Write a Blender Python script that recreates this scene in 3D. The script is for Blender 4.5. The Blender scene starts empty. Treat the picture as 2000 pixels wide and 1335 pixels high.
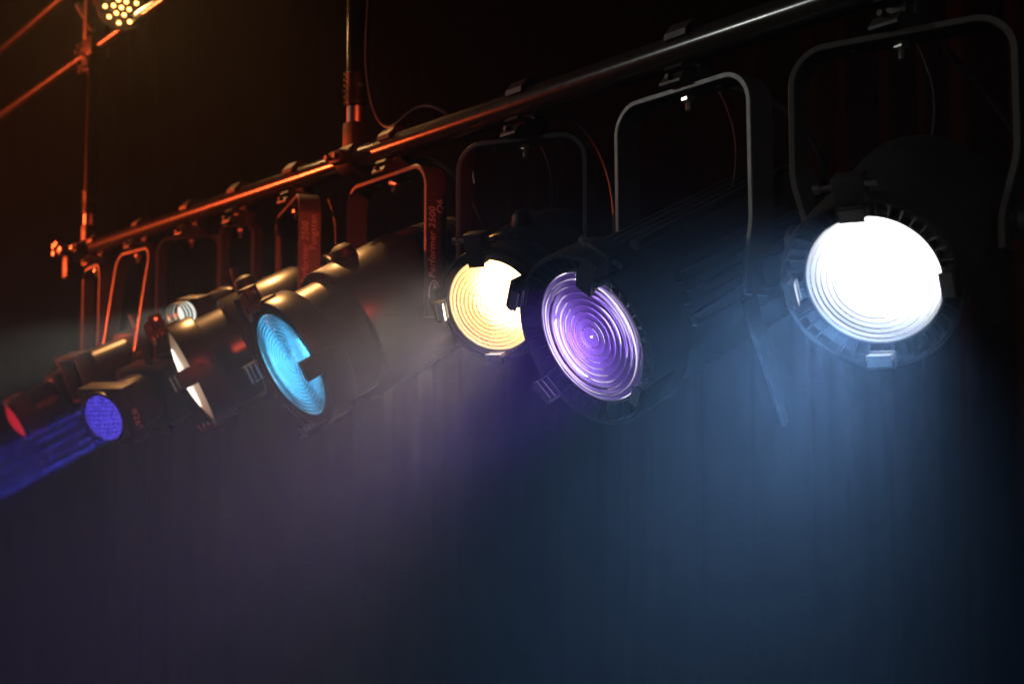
import bpy, bmesh, math, random
from mathutils import Matrix, Vector
random.seed(7)
PI = math.pi
R = math.radians
scene = bpy.context.scene
COL = scene.collection

# ------------------------------------------------------------------ camera
TH, PIT = R(38.7), R(4.05)
CAM = Vector((0, 0, 2.45))
FW = Vector((-math.cos(TH) * math.cos(PIT), math.sin(TH) * math.cos(PIT), math.sin(PIT)))
RT = Vector((math.sin(TH), math.cos(TH), 0))
UP = RT.cross(FW)
cam_data = bpy.data.cameras.new('camera')
cam = bpy.data.objects.new('camera', cam_data)
COL.objects.link(cam)
m = Matrix((RT, UP, -FW)).transposed().to_4x4()
m.translation = CAM
cam.matrix_world = m
cam_data.sensor_width = 36
cam_data.lens = 2300 / 2000 * 36
cam_data.clip_start = 0.02
cam_data.clip_end = 100
cam_data.dof.use_dof = True
cam_data.dof.focus_distance = 1.68
cam_data.dof.aperture_fstop = 4.0
cam_data.dof.aperture_blades = 9
scene.camera = cam

# ------------------------------------------------------------------ world, exposure
world = bpy.data.worlds.new('World')
scene.world = world
world.use_nodes = True
bg = world.node_tree.nodes['Background']
bg.inputs['Color'].default_value = (0.9, 0.75, 0.65, 1)
bg.inputs['Strength'].default_value = 0.002
scene.view_settings.view_transform = 'Standard'
scene.view_settings.look = 'None'
scene.view_settings.exposure = 0
scene.view_settings.gamma = 1
scene.cycles.caustics_refractive = False
scene.cycles.caustics_reflective = False
scene.cycles.max_bounces = 14
scene.cycles.transmission_bounces = 12
scene.cycles.volume_bounces = 1
scene.cycles.sample_clamp_indirect = 4.0

PZ, YP = 3.0, 1.257          # the pipe: height and distance from the camera's track


def look_rot(d):
    return Vector(d).to_track_quat('-Z', 'Y')


def spot(name, loc, target, power, color, size, blend=0.6, radius=0.03):
    l = bpy.data.lights.new(name, 'SPOT')
    l.energy = power
    l.color = color
    l.spot_size = R(size)
    l.spot_blend = blend
    l.shadow_soft_size = radius
    o = bpy.data.objects.new(name, l)
    COL.objects.link(o)
    o.location = loc
    o.rotation_mode = 'QUATERNION'
    o.rotation_quaternion = look_rot(Vector(target) - Vector(loc))
    return o


# lamps of the rig that hang outside the frame, then one added fill
spot('red_stage_lamp', (-6.7, -.75, 3.3), (-3.95, 1.25, 3.35), 1200, (1, .10, .022), 37, .9, .07)
spot('red_front_lamp', (.45, .15, 3.3), (-2.75, 1.25, 2.75), 110, (1, .085, .03), 19, .8, .04)
spot('white_front_lamp', (-4.2, -2.2, 4.05), (-.75, 1.25, 2.95), 95, (.95, 1, .92), 28, .9, .06)
spot('amber_top_lamp', (-4.0, 1.25, 5.0), (-2.5, 1.1, 2.65), 330, (1, .45, .14), 35, .5, .05)
spot('added_yoke_fill', (1.3, -2.6, 3.7), (-.75, 1.25, 2.9), 40, (1, .86, .72), 15, .8, .05)  # added fill to brighten the near yoke's edges, not a lamp of the rig


# ------------------------------------------------------------------ materials
def mat(name, base, rough=.5, metal=0., noise=0., nscale=60., bump=0., bscale=300., spec=.5, rvar=0.):
    mt = bpy.data.materials.new(name)
    mt.use_nodes = True
    nt = mt.node_tree
    b = nt.nodes['Principled BSDF']
    b.inputs['Base Color'].default_value = (*base, 1)
    b.inputs['Roughness'].default_value = rough
    b.inputs['Metallic'].default_value = metal
    b.inputs['Specular IOR Level'].default_value = spec
    tc = nt.nodes.new('ShaderNodeTexCoord')
    if noise or rvar:
        n = nt.nodes.new('ShaderNodeTexNoise')
        n.inputs['Scale'].default_value = nscale
        n.inputs['Detail'].default_value = 6
        nt.links.new(tc.outputs['Object'], n.inputs['Vector'])
        if noise:
            mx = nt.nodes.new('ShaderNodeMix')
            mx.data_type = 'RGBA'
            mx.inputs[6].default_value = (*[c * (1 - noise) for c in base], 1)
            mx.inputs[7].default_value = (*[min(1, c * (1 + noise)) for c in base], 1)
            nt.links.new(n.outputs['Fac'], mx.inputs[0])
            nt.links.new(mx.outputs[2], b.inputs['Base Color'])
        if rvar:
            mr = nt.nodes.new('ShaderNodeMapRange')
            mr.inputs[1].default_value = .3
            mr.inputs[2].default_value = .7
            mr.inputs[3].default_value = rough - rvar
            mr.inputs[4].default_value = rough + rvar
            nt.links.new(n.outputs['Fac'], mr.inputs[0])
            nt.links.new(mr.outputs[0], b.inputs['Roughness'])
    if bump:
        n2 = nt.nodes.new('ShaderNodeTexNoise')
        n2.inputs['Scale'].default_value = bscale
        n2.inputs['Detail'].default_value = 3
        nt.links.new(tc.outputs['Object'], n2.inputs['Vector'])
        bp = nt.nodes.new('ShaderNodeBump')
        bp.inputs['Strength'].default_value = bump
        bp.inputs['Distance'].default_value = .001
        nt.links.new(n2.outputs['Fac'], bp.inputs['Height'])
        nt.links.new(bp.outputs[0], b.inputs['Normal'])
    return mt


def emis(name, color, strength):
    mt = bpy.data.materials.new(name)
    mt.use_nodes = True
    b = mt.node_tree.nodes['Principled BSDF']
    b.inputs['Base Color'].default_value = (.1, .1, .1, 1)
    b.inputs['Emission Color'].default_value = (*color, 1)
    b.inputs['Emission Strength'].default_value = strength
    return mt


def glass(name, color=(1, 1, 1), rough=0., pebble=0., pscale=400., ior=1.5):
    mt = bpy.data.materials.new(name)
    mt.use_nodes = True
    nt = mt.node_tree
    b = nt.nodes['Principled BSDF']
    b.inputs['Base Color'].default_value = (*color, 1)
    b.inputs['Roughness'].default_value = rough
    b.inputs['IOR'].default_value = ior
    b.inputs['Transmission Weight'].default_value = 1
    if pebble:
        tc = nt.nodes.new('ShaderNodeTexCoord')
        v = nt.nodes.new('ShaderNodeTexVoronoi')
        v.inputs['Scale'].default_value = pscale
        nt.links.new(tc.outputs['Object'], v.inputs['Vector'])
        bp = nt.nodes.new('ShaderNodeBump')
        bp.inputs['Strength'].default_value = pebble
        bp.inputs['Distance'].default_value = .001
        nt.links.new(v.outputs['Distance'], bp.inputs['Height'])
        nt.links.new(bp.outputs[0], b.inputs['Normal'])
    return mt


M_PIPE = mat('black pipe paint', (.020, .019, .018), .21, 0, .3, 60, 0, 900, .6, .02)
M_PAINT = mat('black powder coat', (.030, .028, .027), .48, 0, .25, 40, .22, 700, .45, .06)
M_YOKE = mat('yoke powder coat', (.060, .056, .054), .37, 0, .2, 50, .2, 800, .45, .05)
M_HOUSE = mat('satin housing enamel', (.026, .024, .023), .31, 0, .2, 30, .05, 500, .6, .02)
M_DARK = mat('matt black steel', (.014, .013, .013), .55, 0, .2, 40, .1, 500)
M_STEEL = mat('zinc plated steel', (.62, .60, .56), .28, 1, .15, 120, .1, 400)
M_ALU = mat('brushed aluminium', (.55, .54, .52), .35, 1, .2, 60, .15, 300)
M_LIP = mat('lens-lit clip edge', (.30, .29, .28), .35, .6, .3, 200)  # lens light on the lip edges, put into a lighter base colour
M_RUBBER = mat('black cable rubber', (.018, .017, .017), .42)
M_PRINT = mat('white print', (.72, .70, .68), .6)
M_CURT = mat('black wool serge', (.0035, .0032, .003), .95, 0, .4, 9, .3, 90, 0.)
M_REFL = mat('reflector enamel', (.75, .75, .75), .35)


# ------------------------------------------------------------------ mesh helpers
class MB:
    def __init__(self):
        self.v, self.f, self.M = [], [], Matrix()

    def at(self, M):
        self.M = M
        return self

    def add(self, vs, fs):
        b = len(self.v)
        self.v += [self.M @ Vector(p) for p in vs]
        self.f += [[b + i for i in f] for f in fs]
        return self

    def box(self, x0, x1, y0, y1, z0, z1, c=0.0):
        if c <= 0:
            vs = [(x, y, z) for x in (x0, x1) for y in (y0, y1) for z in (z0, z1)]
            return self.add(vs, [(0, 1, 3, 2), (4, 6, 7, 5), (0, 4, 5, 1), (2, 3, 7, 6), (0, 2, 6, 4), (1, 5, 7, 3)])
        bm = bmesh.new()
        bmesh.ops.create_cube(bm, size=1)
        for v in bm.verts:
            v.co = Vector(((x0 + x1) / 2 + v.co.x * (x1 - x0), (y0 + y1) / 2 + v.co.y * (y1 - y0), (z0 + z1) / 2 + v.co.z * (z1 - z0)))
        bmesh.ops.bevel(bm, geom=bm.edges[:], offset=c, segments=2, affect='EDGES', profile=.5)
        bm.verts.index_update()
        vs = [v.co[:] for v in bm.verts]
        fs = [[v.index for v in f.verts] for f in bm.faces]
        bm.free()
        return self.add(vs, fs)

    def lathe(self, prof, n=64, closed=False, cap=True):
        """prof: (radius, y) pairs turned round the local Y axis"""
        vs, fs = [], []
        k = len(prof)
        for (r, y) in prof:
            for i in range(n):
                a = 2 * PI * i / n
                vs.append((r * math.cos(a), y, r * math.sin(a)))
        for j in range(k if closed else k - 1):
            j2 = (j + 1) % k
            for i in range(n):
                i2 = (i + 1) % n
                fs.append((j * n + i, j * n + i2, j2 * n + i2, j2 * n + i))
        if cap and not closed:
            fs.append(tuple(range(n)))
            fs.append(tuple(reversed(range((k - 1) * n, k * n))))
        return self.add(vs, fs)

    def tube(self, pts, r, n=10, cap=True):
        pts = [Vector(p) for p in pts]
        vs, fs = [], []
        prev = None
        for i, p in enumerate(pts):
            t = (pts[min(i + 1, len(pts) - 1)] - pts[max(i - 1, 0)]).normalized()
            if prev is None:
                a = t.orthogonal().normalized()
            else:
                a = (prev - t * prev.dot(t)).normalized()
            prev = a
            b = t.cross(a)
            rr = r[i] if isinstance(r, (list, tuple)) else r
            for k in range(n):
                an = 2 * PI * k / n
                vs.append(p + a * (rr * math.cos(an)) + b * (rr * math.sin(an)))
        for i in range(len(pts) - 1):
            for k in range(n):
                k2 = (k + 1) % n
                fs.append((i * n + k, i * n + k2, (i + 1) * n + k2, (i + 1) * n + k))
        if cap:
            fs.append(tuple(reversed(range(n))))
            fs.append(tuple(range((len(pts) - 1) * n, len(pts) * n)))
        return self.add(vs, fs)

    def prism(self, poly, x0, x1):
        """poly in (y, z), extruded along x"""
        n = len(poly)
        vs = [(x0, y, z) for y, z in poly] + [(x1, y, z) for y, z in poly]
        fs = [tuple(reversed(range(n))), tuple(range(n, 2 * n))]
        for i in range(n):
            j = (i + 1) % n
            fs.append((i, j, n + j, n + i))
        return self.add(vs, fs)

    def build(self, name, material, parent=None, smooth=35):
        me = bpy.data.meshes.new(name)
        me.from_pydata([tuple(v) for v in self.v], [], self.f)
        bm = bmesh.new()
        bm.from_mesh(me)
        bmesh.ops.recalc_face_normals(bm, faces=bm.faces[:])
        bm.to_mesh(me)
        bm.free()
        me.materials.append(material)
        if smooth:
            me.polygons.foreach_set('use_smooth', [True] * len(me.polygons))
            me.set_sharp_from_angle(angle=R(smooth))
        me.update()
        o = bpy.data.objects.new(name, me)
        COL.objects.link(o)
        o.parent = parent
        return o


def tag(o, label=None, cat=None, group=None, kind=None):
    if label: o['label'] = label
    if cat: o['category'] = cat
    if group: o['group'] = group
    if kind: o['kind'] = kind
    return o


def empty(name, M):
    o = bpy.data.objects.new(name, None)
    COL.objects.link(o)
    o.empty_display_size = .05
    o.matrix_world = M
    return o


def bez(p0, p1, p2, p3, n=16):
    p0, p1, p2, p3 = map(Vector, (p0, p1, p2, p3))
    out = []
    for i in range(n + 1):
        t = i / n
        out.append(p0 * (1 - t) ** 3 + p1 * 3 * t * (1 - t) ** 2 + p2 * 3 * t * t * (1 - t) + p3 * t ** 3)
    return out


def text_mesh(name, body, size, M, parent, material=None, shear=.12, align='LEFT', extrude=.0004, space=1.05):
    cu = bpy.data.curves.new(name, 'FONT')
    cu.body = body
    cu.size = size
    cu.shear = shear
    cu.extrude = extrude
    cu.align_x = align
    cu.space_character = space
    cu.resolution_u = 3
    tmp = bpy.data.objects.new(name + '_tmp', cu)
    COL.objects.link(tmp)
    bpy.context.view_layer.update()
    dg = bpy.context.evaluated_depsgraph_get()
    me = bpy.data.meshes.new_from_object(tmp.evaluated_get(dg))
    bpy.data.objects.remove(tmp)
    bpy.data.curves.remove(cu)
    me.name = name
    me.transform(M)
    me.materials.clear()
    me.materials.append(material or M_PRINT)
    o = bpy.data.objects.new(name, me)
    COL.objects.link(o)
    o.parent = parent
    return o


def T(x, y, z):
    return Matrix.Translation((x, y, z))


# ------------------------------------------------------------------ pipe, poles, truss, curtain
XL, XR = -3.735, 0.55
mb = MB()
prof = [(.021, XL + .0), (.025, XL + .001), (.025, XR)]
mb.at(T(0, YP, PZ) @ Matrix.Rotation(-PI / 2, 4, 'Z'))
mb.lathe([(.0215, XL), (.0245, XL), (.025, XL + .002), (.025, XR)], 48)
root = mb.build('lighting_pipe', M_PIPE)
tag(root, 'long black steel lighting pipe that all the lamps hang from', 'pipe')


def pole(name, x, y, z0, z1, r, label, collar=True):
    rt = empty(name, T(x, y, z0))
    b = MB().at(Matrix.Rotation(PI / 2, 4, 'X'))
    b.lathe([(r, .085), (r, z1 - z0)], 32).build('tube', M_PIPE, rt)
    b = MB().at(Matrix.Rotation(PI / 2, 4, 'X'))
    b.lathe([(r * .9, .046), (r * .97, .048), (r * .97, .082), (r * .9, .084)], 32).build('collar', M_ALU, rt)
    b = MB().at(Matrix.Rotation(PI / 2, 4, 'X'))
    b.lathe([(r * 1.01, .086), (r * 1.07, .088), (r * 1.07, .098), (r * 1.02, .1), (r * 1.02, .142), (r * 1.07, .145), (r * 1.07, .153), (r * 1.0, .155)], 32).build('sleeve', M_DARK, rt)
    # bolt facing the camera and a row of studs on the far side
    d = Vector((-x, -y, 0)).normalized()
    for k, (ang, zz, rr) in enumerate([(0.45, .125, .006)] + [(-1.5, .09 + .0125 * j, .0036) for j in range(6)]):
        dd = Matrix.Rotation(ang, 3, 'Z') @ d
        p = dd * (r * 1.02)
        Mx = T(p.x, p.y, zz) @ dd.to_track_quat('Y', 'Z').to_matrix().to_4x4()
        MB().at(Mx).lathe([(rr, -.004), (rr, .003), (rr * .7, .0055), (rr * .2, .006)], 10).build('bolt', M_STEEL, rt)
    # swivel coupler round the lighting pipe
    b = MB().at(T(0, YP - y, PZ - z0) @ Matrix.Rotation(-PI / 2, 4, 'Z'))
    b.lathe([(.0262, -.026), (.033, -.026), (.034, -.022), (.034, .022), (.033, .026), (.0262, .026)], 32, closed=True)
    b.at(T(0, 0, 0))
    b.box(-.02, .02, -.022, .022, PZ - z0 + .026, .05, .004)
    b.box(-.024, .024, -.052, -.028, PZ - z0 - .012, PZ - z0 + .014, .003)
    cp = b.build('coupler', M_DARK, rt)
    for s in (-1, 1):
        MB().at(T(s * .016, -.052, PZ - z0)).lathe([(.006, -.012), (.006, .002), (.003, .003)], 6).build('bolt', M_STEEL, rt)
    return rt


pm = pole('hanging_pole', -2.095, YP + .004, PZ + .03, 4.7, .0205, '')
tag(pm, 'black vertical pole with silver collar clamped to the middle of the lighting pipe', 'pole')
pl = pole('hanging_pole', -3.70, YP + .004, PZ + .03, 3.60, .0205, '')
tag(pl, 'black vertical pole at the far left end of the pipe, below the truss', 'pole')

# end coupler pieces at the far end of the pipe
ec = empty('end_coupler', T(XL + .005, YP, PZ))
MB().at(Matrix.Rotation(-PI / 2, 4, 'Z')).lathe([(.0265, -.045), (.034, -.045), (.034, -.005), (.0265, -.005)], 24, closed=True).build('ring', M_PAINT, ec)
b = MB()
b.box(-.05, -.012, -.075, -.03, -.016, .016, .004)
b.box(-.06, -.02, -.05, -.034, -.085, -.016, .003)
b.build('clamp_block', M_PAINT, ec)
for (dx, dy, dz) in ((-.05, -.078, .012), (-.028, -.078, .018), (-.05, -.078, -.01), (-.01, -.07, .0)):
    MB().at(T(dx, dy, dz)).lathe([(.008, -.006), (.008, .006), (.004, .008)], 6).build('nut', M_STEEL, ec)
tag(ec, 'bolted clamp closing the far left end of the lighting pipe', 'clamp')

# truss above the far end, parallel to the pipe
tr = empty('lighting_truss', T(-3.7, YP, 3.64))
TRX = [(-9, -3.72), (-3.62, .2)]


def bar(x0, x1, y, z, r, name):
    MB().at(T(0, y, z) @ Matrix.Rotation(-PI / 2, 4, 'Z')).lathe([(r, x0), (r, x1)], 20).build(name, M_PIPE, tr)


bar(-2.9, -.045, 0, 0, .017, 'chord')
bar(.07, 2.2, 0, 0, .017, 'chord')
bar(-2.9, 2.2, 0, .26, .017, 'chord')
MB().tube([(-.10, -.02, .17), (.05, -.02, .045)], .0075, 10).build('lacing_bar', M_ALU, tr)
b = MB()
b.box(-.04, .065, -.03, .03, -.03, .03, .006)
b.box(-.03, .03, -.028, .028, -.075, -.02, .006)
b.box(-.015, .02, -.03, .03, .03, .25, .004)
b.build('corner_bracket', M_PAINT, tr)
for (dx, dz) in ((-.05, -.002), (-.03, .012), (0, -.02), (.03, -.035), (.05, -.045), (-.01, -.06), (-.01, -.075), (.02, -.065)):
    MB().at(T(dx, -.036, dz)).lathe([(.007, -.005), (.007, .005), (.003, .008)], 6).build('bolt', M_STEEL, tr)
tag(tr, 'two chord black truss catching orange light in the upper left corner', 'truss')

# curtain: pleated black wool, two walls behind and beyond the rig
path = []
x, y = 3.2, 3.7
while x > -6.2:
    path.append((x, y)); x -= .03
for k in range(41):
    a = R(90) * k / 40
    path.append((-6.2 - .8 * math.sin(a), 2.9 + .8 * math.cos(a)))
y = 2.87
while y > -2.2:
    path.append((-7.0, y)); y -= .03
vs, fs = [], []
N = len(path)
ph = 0
for i, (x, y) in enumerate(path):
    x0, y0 = path[max(i - 1, 0)]
    x1, y1 = path[min(i + 1, N - 1)]
    t = Vector((x1 - x0, y1 - y0)).normalized()
    nrm = Vector((-t.y, t.x))
    ph += .9 + .35 * math.sin(i * .11) + random.uniform(-.15, .15)
    a = .045 * math.sin(ph) + .03 * math.sin(ph * .43 + 1)
    for j, z in enumerate((.02, 1.5, 3.2, 6.4)):
        s = 1.15 - .12 * j
        vs.append((x + nrm.x * a * s, y + nrm.y * a * s, z))
for i in range(N - 1):
    for j in range(3):
        fs.append((i * 4 + j, i * 4 + j + 1, (i + 1) * 4 + j + 1, (i + 1) * 4 + j))
o = MB().add(vs, fs).build('stage_curtain', M_CURT, None, 80)
tag(o, 'black pleated stage curtain hanging in the dark behind the lamps', 'curtain')


# ------------------------------------------------------------------ luminaire parts
def hook_clamp(root, PM, hc, glint=M_STEEL):
    """PM: pipe frame in root space (x along the pipe, y away from the camera, z up)"""
    b = MB().at(PM)
    outer, inner = [], []
    for k in range(15):
        a = R(158 - k * 15.5)            # from the front, over the top and down the back
        ro = .0385 if 2 < k < 12 else .034
        if k == 0: ro = .030
        outer.append((-math.cos(PI - a) * ro if False else math.cos(a) * ro, math.sin(a) * ro))
        inner.append((math.cos(a) * .0262, math.sin(a) * .0262))
    # profile polygons as quads so that the concave hook fills well
    for k in range(14):
        b.prism([outer[k], outer[k + 1], inner[k + 1], inner[k]], -.021, .021)
    c = b.build('hook', M_PAINT, root)
    b = MB().at(PM)
    b.box(-.019, .019, .004, .036, -hc + .004, -.022, .003)
    b.box(-.014, .014, -.012, .012, -hc + .004, -.034, .002)
    b.prism([(-.034, -.036), (-.030, -.030), (.006, -.030), (.006, -.037)], -.017, .017)
    b.prism([(-.040, -hc + .010), (-.030, -hc + .022), (.004, -hc + .026), (.004, -hc + .004), (-.04, -hc + .006)], -.02, .02)
    b.build('clamp_body', M_PAINT, root)
    MB().at(PM @ T(0, -.016, -hc * .5 - .017)).lathe([(.004, -.03), (.004, .02)], 10).build('clamp_screw', M_DARK, root)
    # bolt and nut under the yoke
    b = MB().at(PM @ T(0, 0, -hc - .004) @ Matrix.Rotation(-PI / 2, 4, 'X'))
    b.lathe([(.0095, .0005), (.0105, .002), (.0105, .009), (.009, .0105)], 6)
    b.build('nut', glint, root, 20)
    b = MB().at(PM @ T(0, 0, -hc - .004) @ Matrix.Rotation(-PI / 2, 4, 'X'))
    pr = []
    for k in range(7):
        pr += [(.0056, .0107 + k * .002), (.0047, .0117 + k * .002)]
    b.lathe(pr, 12)
    b.build('bolt', glint, root, 20)


def yoke(root, W, hc, L, th=.0085, wd=.046, rad=.045, jog=0., jz=(.20, .30), tail=.03):
    """inverted U of flat bar in the local XZ plane; returns the mesh object"""
    h = W / 2
    pts = []
    # left foot up
    left = []
    if jog:
        left = [(h - jog, -hc - L - tail), (h - jog, -hc - jz[1]), (h, -hc - jz[0])]
    else:
        left = [(h, -hc - L - tail)]
    pts += left
    for k in range(11):
        a = R(90) * k / 10
        pts.append((h - rad + rad * math.cos(a), -hc - rad + rad * math.sin(a)))
    full = pts + [(-x, z) for x, z in reversed(pts)]
    # round the jog corners a little
    if jog:
        out = []
        for i, p in enumerate(full):
            if i in (1, 2, len(full) - 2, len(full) - 3):
                a, c = Vector(full[i - 1]), Vector(full[i + 1])
                q = Vector(p)
                d1, d2 = (a - q), (c - q)
                e = .014
                for s in range(5):
                    u = s / 4
                    p0 = q + d1.normalized() * e
                    p2 = q + d2.normalized() * e
                    out.append(tuple(p0 * (1 - u) ** 2 + q * 2 * u * (1 - u) + p2 * u * u))
            else:
                out.append(p)
        full = out
    vs, fs = [], []
    c = .0012
    n = len(full)
    for i, p in enumerate(full):
        a, bb = full[max(i - 1, 0)], full[min(i + 1, n - 1)]
        t = (Vector(bb) - Vector(a)).normalized()
        nx, nz = -t.y, t.x
        for (u, v) in ((-th / 2, -wd / 2 + c), (-th / 2 + c, -wd / 2), (th / 2 - c, -wd / 2), (th / 2, -wd / 2 + c),
                       (th / 2, wd / 2 - c), (th / 2 - c, wd / 2), (-th / 2 + c, wd / 2), (-th / 2, wd / 2 - c)):
            vs.append((p[0] + nx * u, v, p[1] + nz * u))
    for i in range(n - 1):
        for k in range(8):
            k2 = (k + 1) % 8
            fs.append((i * 8 + k, i * 8 + k2, (i + 1) * 8 + k2, (i + 1) * 8 + k))
    fs.append(tuple(range(8)))
    fs.append(tuple(reversed(range((n - 1) * 8, n * 8))))
    yk = MB().add(vs, fs).build('yoke', M_YOKE, root, 30)
    # two rivets under the cross bar, either side of the bolt
    for s in (-1, 1):
        MB().at(T(s * min(.06, h * .55), 0, -hc - th / 2) @ Matrix.Rotation(-PI / 2, 4, 'X')).lathe(
            [(.0045, -.001), (.0045, .0015), (.002, .003)], 10).build('rivet', M_STEEL, yk)
    return yk


def fresnel_lens(r, rings=10, thick=.006, fl=1.15, cap=.16):
    """profile (radius, y) of a stepped lens, flat back at y=0"""
    f = r * fl
    pr = [(0.0005, 0), (r, 0), (r, thick * .6)]
    rs = [r * (cap + (1 - cap) * ((i / rings) ** .92)) for i in range(rings + 1)]
    for i in range(rings, 0, -1):
        r1, r0 = rs[i], rs[i - 1]
        s = .62 * (r0 + r1) / 2 / f
        pr.append((r1 - .0001, thick * .6))
        hh = thick * .6 + s * (r1 - r0)
        w = (r1 - r0) * .10
        pr += [(r0 + 3.2 * w, hh - s * 2.6 * w), (r0 + 2.2 * w, hh - s * .6 * w), (r0 + 1.2 * w, hh + .2 * w), (r0 + .4 * w, hh - .5 * w), (r0 + .0001, hh - 1.6 * w)]
    s0 = .62 * rs[0] / f
    for k in range(5, -1, -1):
        u = k / 5
        pr.append((max(.0005, rs[0] * u), thick * .6 + s0 * rs[0] * .5 * (1 - u * u)))
    return pr


def beam(root, Mloc, radius, power, color, spread, name='beam'):
    l = bpy.data.lights.new(name, 'AREA')
    l.shape = 'DISK'
    l.size = radius * 2
    l.energy = power
    l.color = color
    l.spread = R(spread)
    o = bpy.data.objects.new(name, l)
    COL.objects.link(o)
    o.parent = root
    # local +Y is the aim; an area light shines along its own -Z
    o.matrix_local = Mloc @ Matrix.Rotation(PI / 2, 4, 'X')
    return o


def gel_clip(root, BM, ang, r, y0, big=False, w=.030, metal=M_PAINT, fwd=1., outw=1., dep=1.):
    """accessory holder on the front ring at angle ang (0 = image right, 90 = top)"""
    # clip frame: x tangent, y along the aim, z radial
    a = R(ang)
    MM = BM @ Matrix.Rotation(-(PI - a) + PI / 2, 4, 'Y') if False else BM @ Matrix.Rotation(a - PI / 2, 4, 'Y')
    b = MB().at(MM)
    t = .0018
    b.box(-w / 2, w / 2, y0 - .03, y0 + .034 * dep, r - t, r + t, .0008)           # base strip lying on the ring
    lips = []
    for k in range(3):
        yy = y0 + (.010 + k * .0105) * dep
        lips.append((yy, r - .014 - (.002 if k == 2 else 0)))
    for s in (-1, 1):
        b.box(s * w / 2 - .001, s * w / 2 + .001, y0 + .002, y0 + .034 * dep, r - .010, r - t)
    c = b.build('gel_clip', metal, root, 30)
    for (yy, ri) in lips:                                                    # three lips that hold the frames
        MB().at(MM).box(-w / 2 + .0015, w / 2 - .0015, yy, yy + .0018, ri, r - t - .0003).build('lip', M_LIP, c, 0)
    if big:
        b = MB().at(MM)
        b.box(-.017, .017, y0 - .004, y0 + .022, r + .003, r + .003 + .031 * outw, .002)
        b.prism([(y0 + .020 * fwd, r + .030 * outw), (y0 + .036 * fwd, r + .022 * outw), (y0 + .040 * fwd, r - .006), (y0 + .036 * fwd, r - .026 * fwd), (y0 + .030 * fwd, r - .026 * fwd), (y0 + .022 * fwd, r + .004)], -.013, .013)
        b.build('latch', metal, c, 30)
        if outw < 1: return c
        b = MB().at(MM @ T(0, y0 + .01, r + .022) @ Matrix.Rotation(-PI / 2, 4, 'Z'))
        b.lathe([(.0035, -.03), (.0035, .032), (.006, .034), (.006, .04), (.002, .041)], 12)
        b.build('latch_pin', M_STEEL, c)
    return c


def knob(root, x, z, side, r=.026):
    b = MB().at(T(x, 0, z) @ Matrix.Rotation(-side * PI / 2, 4, 'Z'))
    b.lathe([(.010, 0), (.012, .006), (r * .8, .008), (r, .012), (r, .024), (r * .9, .028), (r * .35, .030)], 20)
    return b.build('tilt_knob', M_DARK, root)


def frame(X, pan, swing=0.):
    """root matrix of a luminaire hanging from the pipe at X"""
    return T(X, YP, PZ) @ Matrix.Rotation(-R(swing), 4, 'X') @ Matrix.Rotation(PI - R(pan), 4, 'Z')


def lamp_common(name, X, pan, swing, hc):
    root = empty(name, frame(X, pan, swing))
    PM = frame(X, pan, swing).inverted() @ T(X, YP, PZ) @ Matrix.Rotation(-R(swing), 4, 'X')
    return root, PM


def cable_part(root, pts, r=.0042):
    return MB().tube(pts, r, 10).build('power_cable', M_RUBBER, root)


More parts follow.
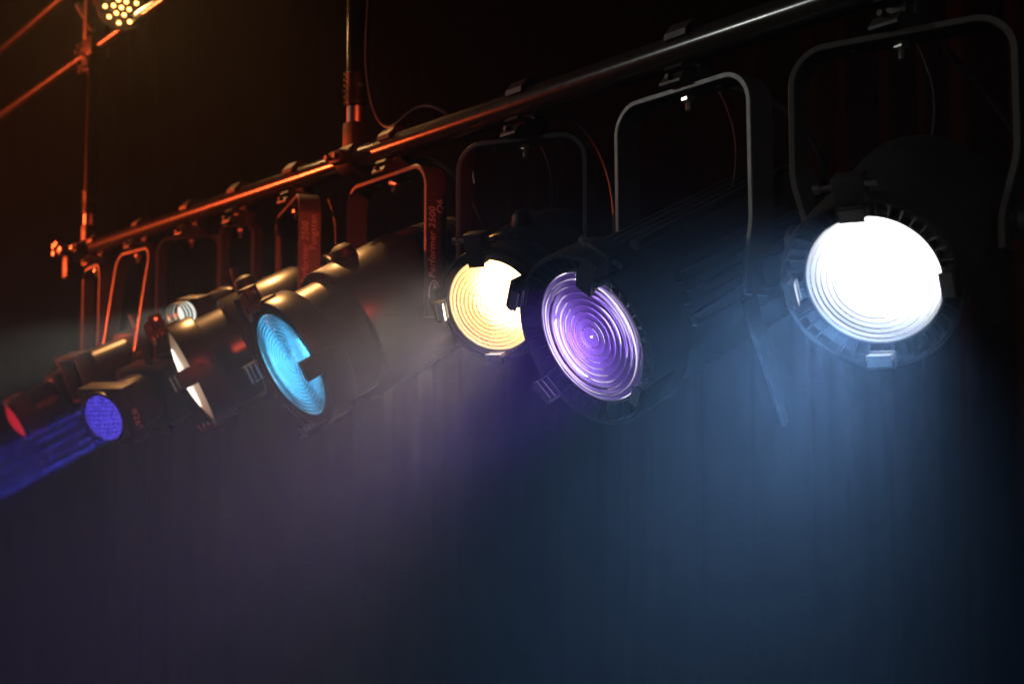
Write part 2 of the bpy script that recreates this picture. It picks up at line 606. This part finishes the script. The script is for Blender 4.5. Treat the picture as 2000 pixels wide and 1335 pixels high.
def fresnel(name, X, pan, tilt, W, hc, L, fl, Rl, swing, style, src, beamspec, jog=0., jz=(.2, .3), clips=(90, 180, -90, 0),
            bigs=(90,), glassm=None, src_r=.5, src_d=.8, wall=(.7, .7, .7), rings=10, ringf=1.31, clip_r=None, latch_fwd=1., body='box', dome=False, wall_metal=0.):
    root, PM = lamp_common(name, X, pan, swing, hc)
    hook_clamp(root, PM, hc)
    yk = yoke(root, W, hc, L, jog=jog, jz=jz)
    BM = T(0, 0, -hc - L) @ Matrix.Rotation(-R(tilt + swing), 4, 'X')
    k = Rl / .104
    pw = W / 2 - jog
    for s in (-1, 1):
        knob(root, s * (pw + .005), -hc - L, s, .024)
    # lens, cavity and light source
    gm = glassm or M_GLASS
    if dome:
        pr = [(.0004, -.004), (Rl * .985, -.004), (Rl * .985, .002)]
        for q in range(12):
            u = math.cos(R(90) * (q + 1) / 12)
            pr.append((max(.0004, Rl * .985 * u), .002 + Rl * .18 * (1 - u * u)))
        MB().at(BM @ T(0, fl, 0)).lathe(pr, 96, cap=False).build('lens', gm, root, 40)
    else:
        MB().at(BM @ T(0, fl - .004, 0)).lathe(fresnel_lens(Rl * .985, rings), 96, cap=False).build('lens', gm, root, 28)
    wm = mat(name + ' reflector', wall, .3 if wall_metal else .4, wall_metal)
    dpt = Rl * src_d
    b = MB().at(BM)
    b.lathe([(Rl * 1.0, fl - .010), (Rl * .98, fl - .02), (Rl * .82, fl - dpt * .6), (Rl * .62, fl - dpt - .01), (.001, fl - dpt - .0105)], 48, cap=False)
    b.build('reflector', wm, root, 40)
    MB().at(BM).lathe([(Rl * src_r, fl - dpt - .004), (Rl * src_r * .98, fl - dpt), (.0005, fl - dpt + .001)], 32, cap=False).build(
        'light_source', emis(name + ' source', src[0], src[1]), root)
    ro = ringf * Rl
    if style == 'ribbed':
        # dished front ring with radial ribs
        b = MB().at(BM)
        b.lathe([(Rl * .985, fl - .012), (Rl * 1.0, fl + .001), (Rl * 1.03, fl + .002), (Rl * 1.06, fl - .010), (ro * .95, fl - .004), (ro * .96, fl + .014), (ro, fl + .014),
                 (ro * 1.01, fl + .010), (ro * 1.01, fl - .055), (ro * .93, fl - .062), (Rl * .985, fl - .062)], 80, closed=True)
        ring = b.build('front_ring', M_PAINT, root)
        rib = None
        for i in range(40):
            a = 2 * PI * (i + .5) / 40
            MM = BM @ T(0, fl, 0) @ Matrix.Rotation(a, 4, 'Y')
            if rib is None:
                rb = MB()
                rb.add([(-.0009, -.012, Rl * 1.04), (-.0009, -.006, ro * .955), (-.0009, .013, ro * .955), (-.0009, .003, Rl * 1.04),
                        (.0009, -.012, Rl * 1.04), (.0009, -.006, ro * .955), (.0009, .013, ro * .955), (.0009, .003, Rl * 1.04)],
                       [(0, 1, 2, 3), (7, 6, 5, 4), (0, 4, 5, 1), (1, 5, 6, 2), (2, 6, 7, 3), (3, 7, 4, 0)])
                rib = rb.build('rib', M_PAINT, ring, 0)
                ob = rib
            else:
                ob = rib.copy()
                COL.objects.link(ob)
            ob.matrix_local = MM
        # long extruded body with rails
        hw = Rl * 1.06
        y1, y0 = fl - .058, (-.24 if body == 'box' else -.10)
        b = MB().at(BM)
        poly = [(hw, -hw * .55), (hw, hw * .62), (hw * .78, hw * .95), (-hw * .78, hw * .95), (-hw, hw * .62), (-hw, -hw * .55), (-hw * .6, -hw), (hw * .6, -hw)]
        n = len(poly)
        vs = [(x, y1, z) for x, z in poly] + [(x, y0 + .02, z) for x, z in poly] + [(x * .9, y0, z * .9) for x, z in poly]
        fs = [tuple(reversed(range(2 * n, 3 * n)))]
        for lv in (0, 1):
            for i in range(n):
                j = (i + 1) % n
                fs.append((lv * n + i, lv * n + j, (lv + 1) * n + j, (lv + 1) * n + i))
        # recess for the lens cavity is covered by the ring
        b.add(vs, fs)
        if body == 'round':
            b = MB().at(BM)
            b.lathe([(ro * .9, y1), (ro * .98, y1 - .02), (ro * .98, y0 + .02), (ro * .9, y0), (ro * .7, y0 - .004)], 72, cap=False)
        bd = b.build('housing', M_HOUSE, root, 25)
        for s in (-1, 1) if body == 'box' else ():
            for zz in (.42, .12, -.18):
                MB().at(BM).box(s * hw - .001 * s, s * (hw + .009), y0 + .03, y1 - .03, hw * zz - .007, hw * zz + .007, .002).build('side_rail', M_HOUSE, bd)
        for xx in (-.55, -.2, .2, .55) if body == 'box' else ():
            MB().at(BM).box(hw * xx - .009, hw * xx + .009, y0 + .03, y1 - .02, hw * .95 - .001, hw * .95 + .009, .002).build('top_rail', M_HOUSE, bd)
        # rear cover
        MB().at(BM).lathe([(hw * .8, y0 + .005), (hw * .8, y0 - .03), (hw * .65, y0 - .04)], 40).build('rear_cover', M_DARK, root)
        yb = y0
    else:
        b = MB().at(BM)
        b.lathe([(Rl * .985, fl - .012), (Rl * 1.0, fl + .001), (Rl * 1.03, fl + .002), (ro * .93, fl + .001), (ro * .94, fl + .004 * k), (ro, fl + .004 * k), (ro * 1.005, fl + .001 * k),
                 (ro * 1.005, fl - .048 * k), (ro * .985, fl - .052 * k), (Rl * .985, fl - .052 * k)], 96, closed=True)
        ring = b.build('front_ring', M_HOUSE, root)
        b = MB().at(BM)
        b.lathe([(ro * .9, fl - .051 * k), (ro * .9, fl - .125 * k)], 72, cap=False).build('front_tube', M_HOUSE, root)
        ya, yb = fl - .12 * k, fl - .30 * k
        rb_ = ro * 1.04
        b = MB().at(BM)
        b.lathe([(ro * .88, ya), (rb_ * .985, ya), (rb_, ya - .003), (rb_, yb), (rb_ * .97, yb - .008), (Rl * 1.0, yb - .010)], 80, cap=False)
        hs = b.build('housing', M_HOUSE, root)
        for aa in (60, 75, 105, 120):
            q = (math.cos(R(aa)) * rb_ * .92, math.sin(R(aa)) * rb_ * .92)
            MB().at(BM @ T(q[0], ya, q[1])).lathe([(.004, -.001), (.004, .0012), (.001, .002)], 8).build('screw', M_DARK, hs)
        # domed knob on the top of the housing
        MB().at(BM @ T(-.012, (ya + yb) / 2 + .02 * k, rb_ - .004) @ Matrix.Rotation(PI / 2, 4, 'X')).lathe(
            [(.024 * k, 0), (.026 * k, .008), (.021 * k, .022), (.012 * k, .028), (.002, .029)], 24).build('cap_knob', M_DARK, hs)
        # finned rear
        b = MB().at(BM)
        pr = [(Rl * 1.0, yb)]
        yy = yb - .004
        ye = yb - .15 * k
        i = 0
        while yy > ye:
            u = (yb - yy) / (yb - ye)
            rf = ro * (1.0 - .17 * u * u)
            pr += [(ro * (.88 - .16 * u * u), yy), (rf, yy - .0015), (rf, yy - .0045), (ro * (.88 - .16 * u * u), yy - .006)]
            yy -= .0135 * k
        pr += [(Rl * .6, ye - .02)]
        b.lathe(pr, 72, cap=True).build('cooling_fins', M_HOUSE, root, 30)
    MB().tube(bez((.025, -.03, .03), (.06, -.07, .0), (-.05, -.10, -.08), (.0, -.08, -hc - L + ro * 1.0)), .0016, 8).build('safety_wire', M_RUBBER, root)
    rclip = (clip_r * Rl) if clip_r else ro * 1.012
    for a in clips:
        gel_clip(root, BM, a, rclip, fl + .004, big=(a in bigs), w=.036 * k ** .5, fwd=(.5 if a == 139 else latch_fwd), outw=(.3 if a == 139 else 1.), dep=(.72 if clip_r else 1.))
    for (rad, power, color, spread) in beamspec:
        beam(root, BM @ T(0, fl + .012, 0), rad * Rl, power, color, spread)
    return root, yk, BM, yb


M_GLASS = glass('clear pressed glass')
M_GLASS_S = glass('frosted lens glass', (1, .97, .92), .35)
M_GLASS_Y = glass('stippled warm glass', (1, .93, .80), .04, .35, 520)
M_GLASS_B = glass('blue gel and glass', (.42, .83, 1.0), .03, .25, 420)


def yoke_text(yk, W, zbase, lines, size, logo=True, th=.0085):
    """lettering running up the outer face of the yoke's near leg"""
    x = -W / 2 - th / 2 - .0006
    Rm = Matrix(((0, 0, -1, 0), (0, 1, 0, 0), (1, 0, 0, 0), (0, 0, 0, 1)))   # text x -> z, text y -> y, normal -> -x
    for (body, yoff, zoff, al) in lines:
        text_mesh('lettering', body, size, T(x, yoff, zbase + zoff) @ Rm, yk, align=al)
    if logo:
        n = 40
        vs, fs = [], []
        for i in range(n):
            a = 2 * PI * i / n
            for rr in (1, .88):
                vs.append((x + .0002, .005 + math.sin(a) * .012 * rr, zbase - .030 + math.cos(a) * .026 * (rr if rr == 1 else .94)))
        for i in range(n):
            j = (i + 1) % n
            fs.append((2 * i, 2 * j, 2 * j + 1, 2 * i + 1))
        MB().add(vs, fs).build('logo_oval', M_PRINT, yk, 0)
        text_mesh('lettering', 'Showtec', .0115, T(x, .0015, zbase - .030) @ Rm, yk, align='CENTER')


# ------------------------------------------------------------------ the lamps, near to far
WHITE = (.20, .47, 1.0)
w_root, yk, BM, yb = fresnel('fresnel_spotlight', -.805, -16, 28.6, .268, .0765, .242, .147, .077, 0, 'ribbed',
                             ((.93, .97, 1.0), 13), [(.95, 18, (.23, .49, 1.0), 50), (.9, .5, (.8, .9, 1), 170)], jog=.020, jz=(.165, .235), src_r=.72, src_d=.62, wall=(.8, .82, .85), body='round', clip_r=1.24, latch_fwd=.4)
tag(w_root, 'glaring white spotlight at the right end of the pipe, nearest the camera', 'spotlight', None)
cable_part(w_root, bez((-.03, -.03, -.05), (-.02, -.12, -.10), (-.15, -.12, -.18), (-.10, -.20, -.30)))

p_root, yk, BM, yb = fresnel('fresnel_spotlight', -1.158, 1.3, 24.7, .265, .065, .278, .214, .093, -.6, 'ribbed',
                             ((.88, .78, 1.0), 620), [(.95, 25, (.22, .055, 1.0), 42), (.9, .5, (.45, .2, 1), 170)], jog=.014, jz=(.21, .28),
                             clips=(50, 139, -147, -39), bigs=(50, 139), src_r=.50, src_d=.80, wall=(.020, .009, .055), rings=8, wall_metal=1.)
tag(p_root, 'violet spotlight with clear ringed lens and ribbed front collar, beside the warm yellow one', 'spotlight')
b = MB().at(BM)
b.add([(-.137, .06, -.02), (-.137, .03, -.02), (-.137, .045, -.20), (-.137, .055, -.205), (-.131, .06, -.02), (-.131, .03, -.02), (-.131, .045, -.20), (-.131, .055, -.205)],
      [(0, 1, 2, 3), (7, 6, 5, 4), (0, 4, 5, 1), (1, 5, 6, 2), (2, 6, 7, 3), (3, 7, 4, 0)])
b.build('tilt_handle', M_DARK, p_root, 0)
cable_part(p_root, bez((.0, -.03, -.05), (-.1, -.10, -.06), (-.13, -.16, -.14), (-.06, -.24, -.22)))

y_root, yk, BM, yb = fresnel('fresnel_spotlight', -1.532, -26.1, 22.9, .235, .068, .237, .140, .076, 0, 'round',
                             ((1, .74, .42), 26), [(.95, 10, (1.0, .80, .66), 47), (.9, .5, (1, .75, .45), 170)], glassm=M_GLASS_Y, src_r=.58, src_d=.75, wall=(.42, .28, .15), rings=9, ringf=1.22, clip_r=1.17, latch_fwd=.7)
tag(y_root, 'warm yellow spotlight with stippled ringed lens, partly behind the violet one', 'spotlight')
cable_part(y_root, bez((-.04, -.03, -.02), (-.10, -.03, -.02), (-.165, -.04, -.12), (-.135, -.06, -.27)))

b_root, yk, BM, yb = fresnel('fresnel_spotlight', -1.942, 3.0, 28.7, .311, .063, .257, .247, .104, 0, 'round',
                             ((.42, .80, 1.0), 75), [(.95, 4, (.10, .40, 1.0), 46), (.9, .4, (.15, .6, 1), 170)], glassm=M_GLASS_B, src_r=.5, src_d=.75, wall=(.5, .8, .95), rings=11, ringf=1.24)
yoke_text(yk, .311, -.063 - .215, [('Performer 2500', .004, 0, 'LEFT'), ('Q6', -.013, .148, 'RIGHT')], .0195)
tag(b_root, 'spotlight with cyan blue ringed lens, lettering on its orange edged yoke', 'spotlight')
cable_part(b_root, bez((-.03, -.03, -.03), (-.10, -.06, -.02), (-.20, -.07, -.12), (-.14, -.16, -.26)))

s_root, yk, BM, yb = fresnel('fresnel_spotlight', -2.340, 19.3, 27.7, .348, .063, .264, .250, .104, 0, 'round',
                             ((1, .80, .52), 6), [(.95, 1.6, (1.0, .85, .72), 42)], glassm=M_GLASS_S, src_r=.5, src_d=.75, wall=(.9, .8, .7), ringf=1.13, dome=True)
yoke_text(yk, .348, -.063 - .195, [('Performer 2500', .004, 0, 'LEFT'), ('Tungsten', -.013, .148, 'RIGHT')], .0195)
tag(s_root, 'spotlight seen edge on, pale lens sliver and red lit lettered yoke', 'spotlight')


# ------------------------------------------------------------------ profile spots at the far end
def profile(name, X, pan, tilt, W, hc, L, fl, Rl, swing, src, back=.26, rad=.04, pebble=False, holder=.026, stepped=False):
    root, PM = lamp_common(name, X, pan, swing, hc)
    hook_clamp(root, PM, hc)
    yk = yoke(root, W, hc, L, th=.008, wd=.036, rad=rad, tail=.02)
    BM = T(0, 0, -hc - L) @ Matrix.Rotation(-R(tilt + swing), 4, 'X')
    for s in (-1, 1):
        knob(root, s * (W / 2 + .005), -hc - L, s, .02)
    # lens tube
    MB().at(BM).lathe([(Rl * .98, fl - .02), (Rl * .98, fl - .002), (Rl * 1.04, fl), (Rl * 1.12, fl - .002), (Rl * 1.12, fl - .14), (Rl * 1.05, fl - .145), (Rl * .98, fl - .145)], 48, closed=True).build('lens_tube', M_HOUSE, root)
    # square colour frame holder in front of the tube
    q = Rl * 1.22
    b = MB().at(BM)
    for (x0, x1, z0, z1) in ((-q, q, q * .86, q), (-q, q, -q, -q * .86), (-q, -q * .86, -q * .86, q * .86), (q * .86, q, -q * .86, q * .86)):
        b.box(x0, x1, fl + holder - .05, fl + holder, z0, z1, .001)
    fh = b.build('frame_holder', M_PAINT, root, 30)
    # convex lens and source
    lf = fl - .022 if holder > 0 else fl
    pr = [(Rl * .97, lf - .008), (Rl * .97, lf)]
    for k in range(8):
        u = math.cos(R(90) * (k + 1) / 8)
        pr.append((max(.0004, Rl * .97 * u), lf + Rl * .26 * (1 - u * u)))
    pr.append((.0004, lf - .008))
    lm = M_GLASS
    if pebble: lm = glass(name + ' pebbled glass', (.75, .75, 1), .12, .8, 180)
    if stepped:
        lm = emis(name + ' lens', *src)
        for k in range(3):
            yy = lf + .012 + k * .011
            MB().at(BM).lathe([(Rl * .99, yy), (Rl * 1.02, yy + .003), (Rl * 1.12, yy + .003), (Rl * 1.12, yy)], 40, closed=True).build('baffle_ring', M_ALU, root)
        src = None
    MB().at(BM).lathe(pr, 48, cap=False).build('lens', lm, root, 40)
    if src and pebble:
        b = MB()
        st = Rl * .19
        for i in range(-6, 7):
            for j in range(-6, 7):
                px, pz = (i + .5 * (j % 2)) * st, j * st * .866
                if math.hypot(px, pz) < Rl * .93 :
                    px += random.uniform(-.1, .1) * st
                    b.at(BM @ T(px, lf - .016, pz)).lathe([(st * .36, -.002), (st * .36, 0), (.0004, .002)], 8, cap=False)
        tag(b.build('diode_array', emis(name + ' diodes', *src), root), None, None, None, 'stuff')
        MB().at(BM).lathe([(Rl * .96, lf - .017), (Rl * .96, lf - .02), (.0004, lf - .021)], 32, cap=False).build('diode_plate', mat('blue lamp plate', (.25, .22, .6), .3), root)
    elif src:
        MB().at(BM).lathe([(Rl * .95, lf - .014), (Rl * .95, lf - .017), (.0004, lf - .018)], 32, cap=False).build('light_source', emis(name + ' source', *src), root)
    # gate section with shutter handles, then the lamp house with slots
    y1 = fl - .14
    b = MB().at(BM)
    g = Rl * 1.28
    b.box(-g, g, y1 - .09, y1, -g, g, .012)
    gs = b.build('gate_housing', M_HOUSE, root)
    for (a, off) in ((0, .0), (90, .012), (180, 0), (270, .012)):
        MM = BM @ Matrix.Rotation(R(a), 4, 'Y')
        MB().at(MM).box(-.012, .012, y1 - .05 - off, y1 - .047 - off, g - .004, g + .04, .001).build('shutter_handle', M_STEEL if a == 90 else M_PAINT, gs)
    b = MB().at(BM)
    pr = [(g * .7, y1 - .088)]
    yy = y1 - .095
    for k in range(8):
        pr += [(g * (1.0 - .03 * k), yy), (g * (1.08 - .03 * k), yy - .002), (g * (1.08 - .03 * k), yy - .007), (g * (1.0 - .03 * k), yy - .009)]
        yy -= (back - .09) / 9
    pr += [(g * .45, yy - .01)]
    b.lathe(pr, 40).build('cooling_fins', M_HOUSE, root, 30)
    return root, yk, BM, fh


# small zoom profile throwing a white beam to the left
r6, yk, BM, fh = profile('profile_spotlight', -2.624, -25, 16, .100, .069, .173, .191, .026, 0, ((.95, 1, .88), .9), rad=.02, holder=-.01, stepped=True)
tag(r6, 'small spotlight throwing a thin pale beam to the left', 'spotlight')
beam(r6, BM @ T(0, .203, 0), .024, 3.6, (.95, 1.0, .86), 20)
# unlit one further along
r6b, yk, BM, fh = profile('profile_spotlight', -3.253, -2, 24, .226, .062, .31, .12, .055, 7.6, None)
tag(r6b, 'unlit dark spotlight on an orange edged yoke, above the blue beam', 'spotlight')
# blue one with the marked frame
r7, yk, BM, fh = profile('profile_spotlight', -2.909, -25, 21.3, .207, .061, .358, .317, .058, 0, ((.15, .10, 1.0), .75), pebble=True, holder=-.012)
tag(r7, 'spotlight with glowing indigo lens and streaked blue beam, lower left', 'spotlight')
for an in (150, 178, 206, 234, 262, 290):
    beam(r7, BM @ T(-.049 * math.cos(R(an)), .335, .049 * math.sin(R(an))), .0048, 1.9, (.05, .07, 1.0), 4)
beam(r7, BM @ T(0, .332, 0), .05, 6.5, (.10, .05, 1.0), 26)
qx = .058 * 1.22
text_mesh('lettering', '#26°', .026, BM @ T(-qx - .0008, .290, .012) @ Matrix(((0, 0, -1, 0), (0, 1, 0, 0), (1, 0, 0, 0), (0, 0, 0, 1))) @ Matrix.Rotation(PI, 4, 'Z'), fh, shear=0)
# red one at the edge of the picture
r8, yk, BM, fh = profile('profile_spotlight', -3.616, 5, 31.0, .193, .065, .338, .262, .054, 0, ((1, .02, .05), .45), holder=-.008)
tag(r8, 'spotlight with red lens cut by the left edge of the picture', 'spotlight')
beam(r8, BM @ T(0, .28, 0), .045, .8, (1, .05, .03), 30)


# ------------------------------------------------------------------ amber LED par lamp on the truss
def ray(px, py):
    return FW + RT * ((px - 1000) / 2300) - UP * ((py - 667.5) / 2300)


PP = CAM + ray(238, 14) * 3.45
v = PP - CAM
aim = Vector((-1.2, .2, 2.6)) - PP
Mp = T(*PP) @ aim.to_track_quat('Y', 'Z').to_matrix().to_4x4()
par = empty('led_par_lamp', Mp)
MB().lathe([(.062, -.012), (.062, .014), (.066, .016), (.068, .014), (.068, -.09), (.05, -.13), (.02, -.135)], 40, cap=True).build('housing', M_PAINT, par)
ME_LED = emis('amber diode', (1, .44, .11), 8)
spots = [(0, 0)] + [(.022 * math.cos(R(60 * k + 10)), .022 * math.sin(R(60 * k + 10))) for k in range(6)] + \
        [(.045 * math.cos(R(40 * k)), .045 * math.sin(R(40 * k))) for k in range(9)]
first = None
for (dx, dz) in spots:
    if first is None:
        first = MB().lathe([(.0056, 0), (.005, .003), (.003, .005), (.0004, .006)], 14, cap=False).build('diode', ME_LED, par)
        ob = first
    else:
        ob = first.copy()
        COL.objects.link(ob)
    ob.location = (dx, .0155, dz)
MB().tube([(-.075, -.04, 0), (-.078, -.04, .06), (-.05, -.04, .10), (.05, -.04, .10), (.078, -.04, .06), (.075, -.04, 0)], .006, 8).build('yoke', M_PAINT, par)
tag(par, 'lamp with a cluster of glowing amber diodes beside the truss, top left', 'lamp')
beam(par, T(0, .03, 0), .055, .5, (1, .52, .18), 80)

# ------------------------------------------------------------------ cable hanging down the middle pole
cb = MB()
pts = bez((-2.05, YP - .01, 4.2), (-2.045, YP - .01, 3.75), (-2.06, YP, 3.45), (-2.035, YP - .005, 3.36), 10)
pts += bez((-2.035, YP - .005, 3.36), (-2.02, YP - .01, 3.30), (-2.06, YP, 3.24), (-2.045, YP, 3.17), 8)[1:]
pts += bez((-2.045, YP, 3.17), (-2.03, YP, 3.10), (-2.0, YP, 3.05), (-1.94, YP - .01, 3.037), 10)[1:]
pts += bez((-1.94, YP - .01, 3.037), (-1.90, YP - .012, 3.036), (-1.88, YP, 3.075), (-1.83, YP + .01, 3.06), 10)[1:]
pts += bez((-1.83, YP + .01, 3.06), (-1.79, YP + .02, 3.045), (-1.76, YP + .05, 3.02), (-1.74, YP + .05, 2.90), 8)[1:]
cb.tube(pts, .0042, 10)
o = cb.build('power_cable', M_RUBBER)
tag(o, 'thin black cable hanging down beside the middle pole onto the pipe', 'cable')

# ------------------------------------------------------------------ haze
hz = bpy.data.materials.new('stage haze')
hz.use_nodes = True
nt = hz.node_tree
nt.nodes.remove(nt.nodes['Principled BSDF'])
pv = nt.nodes.new('ShaderNodeVolumePrincipled')
pv.inputs['Color'].default_value = (.95, .95, .95, 1)
pv.inputs['Density'].default_value = .0055
pv.inputs['Anisotropy'].default_value = .74
nt.links.new(pv.outputs[0], nt.nodes['Material Output'].inputs['Volume'])
h = MB().box(-7.6, 4.2, -4.2, 4.4, -1, 7).build('haze', hz, None, 0)
tag(h, 'thin theatre haze filling the air round the lamps', 'haze', None, 'stuff')
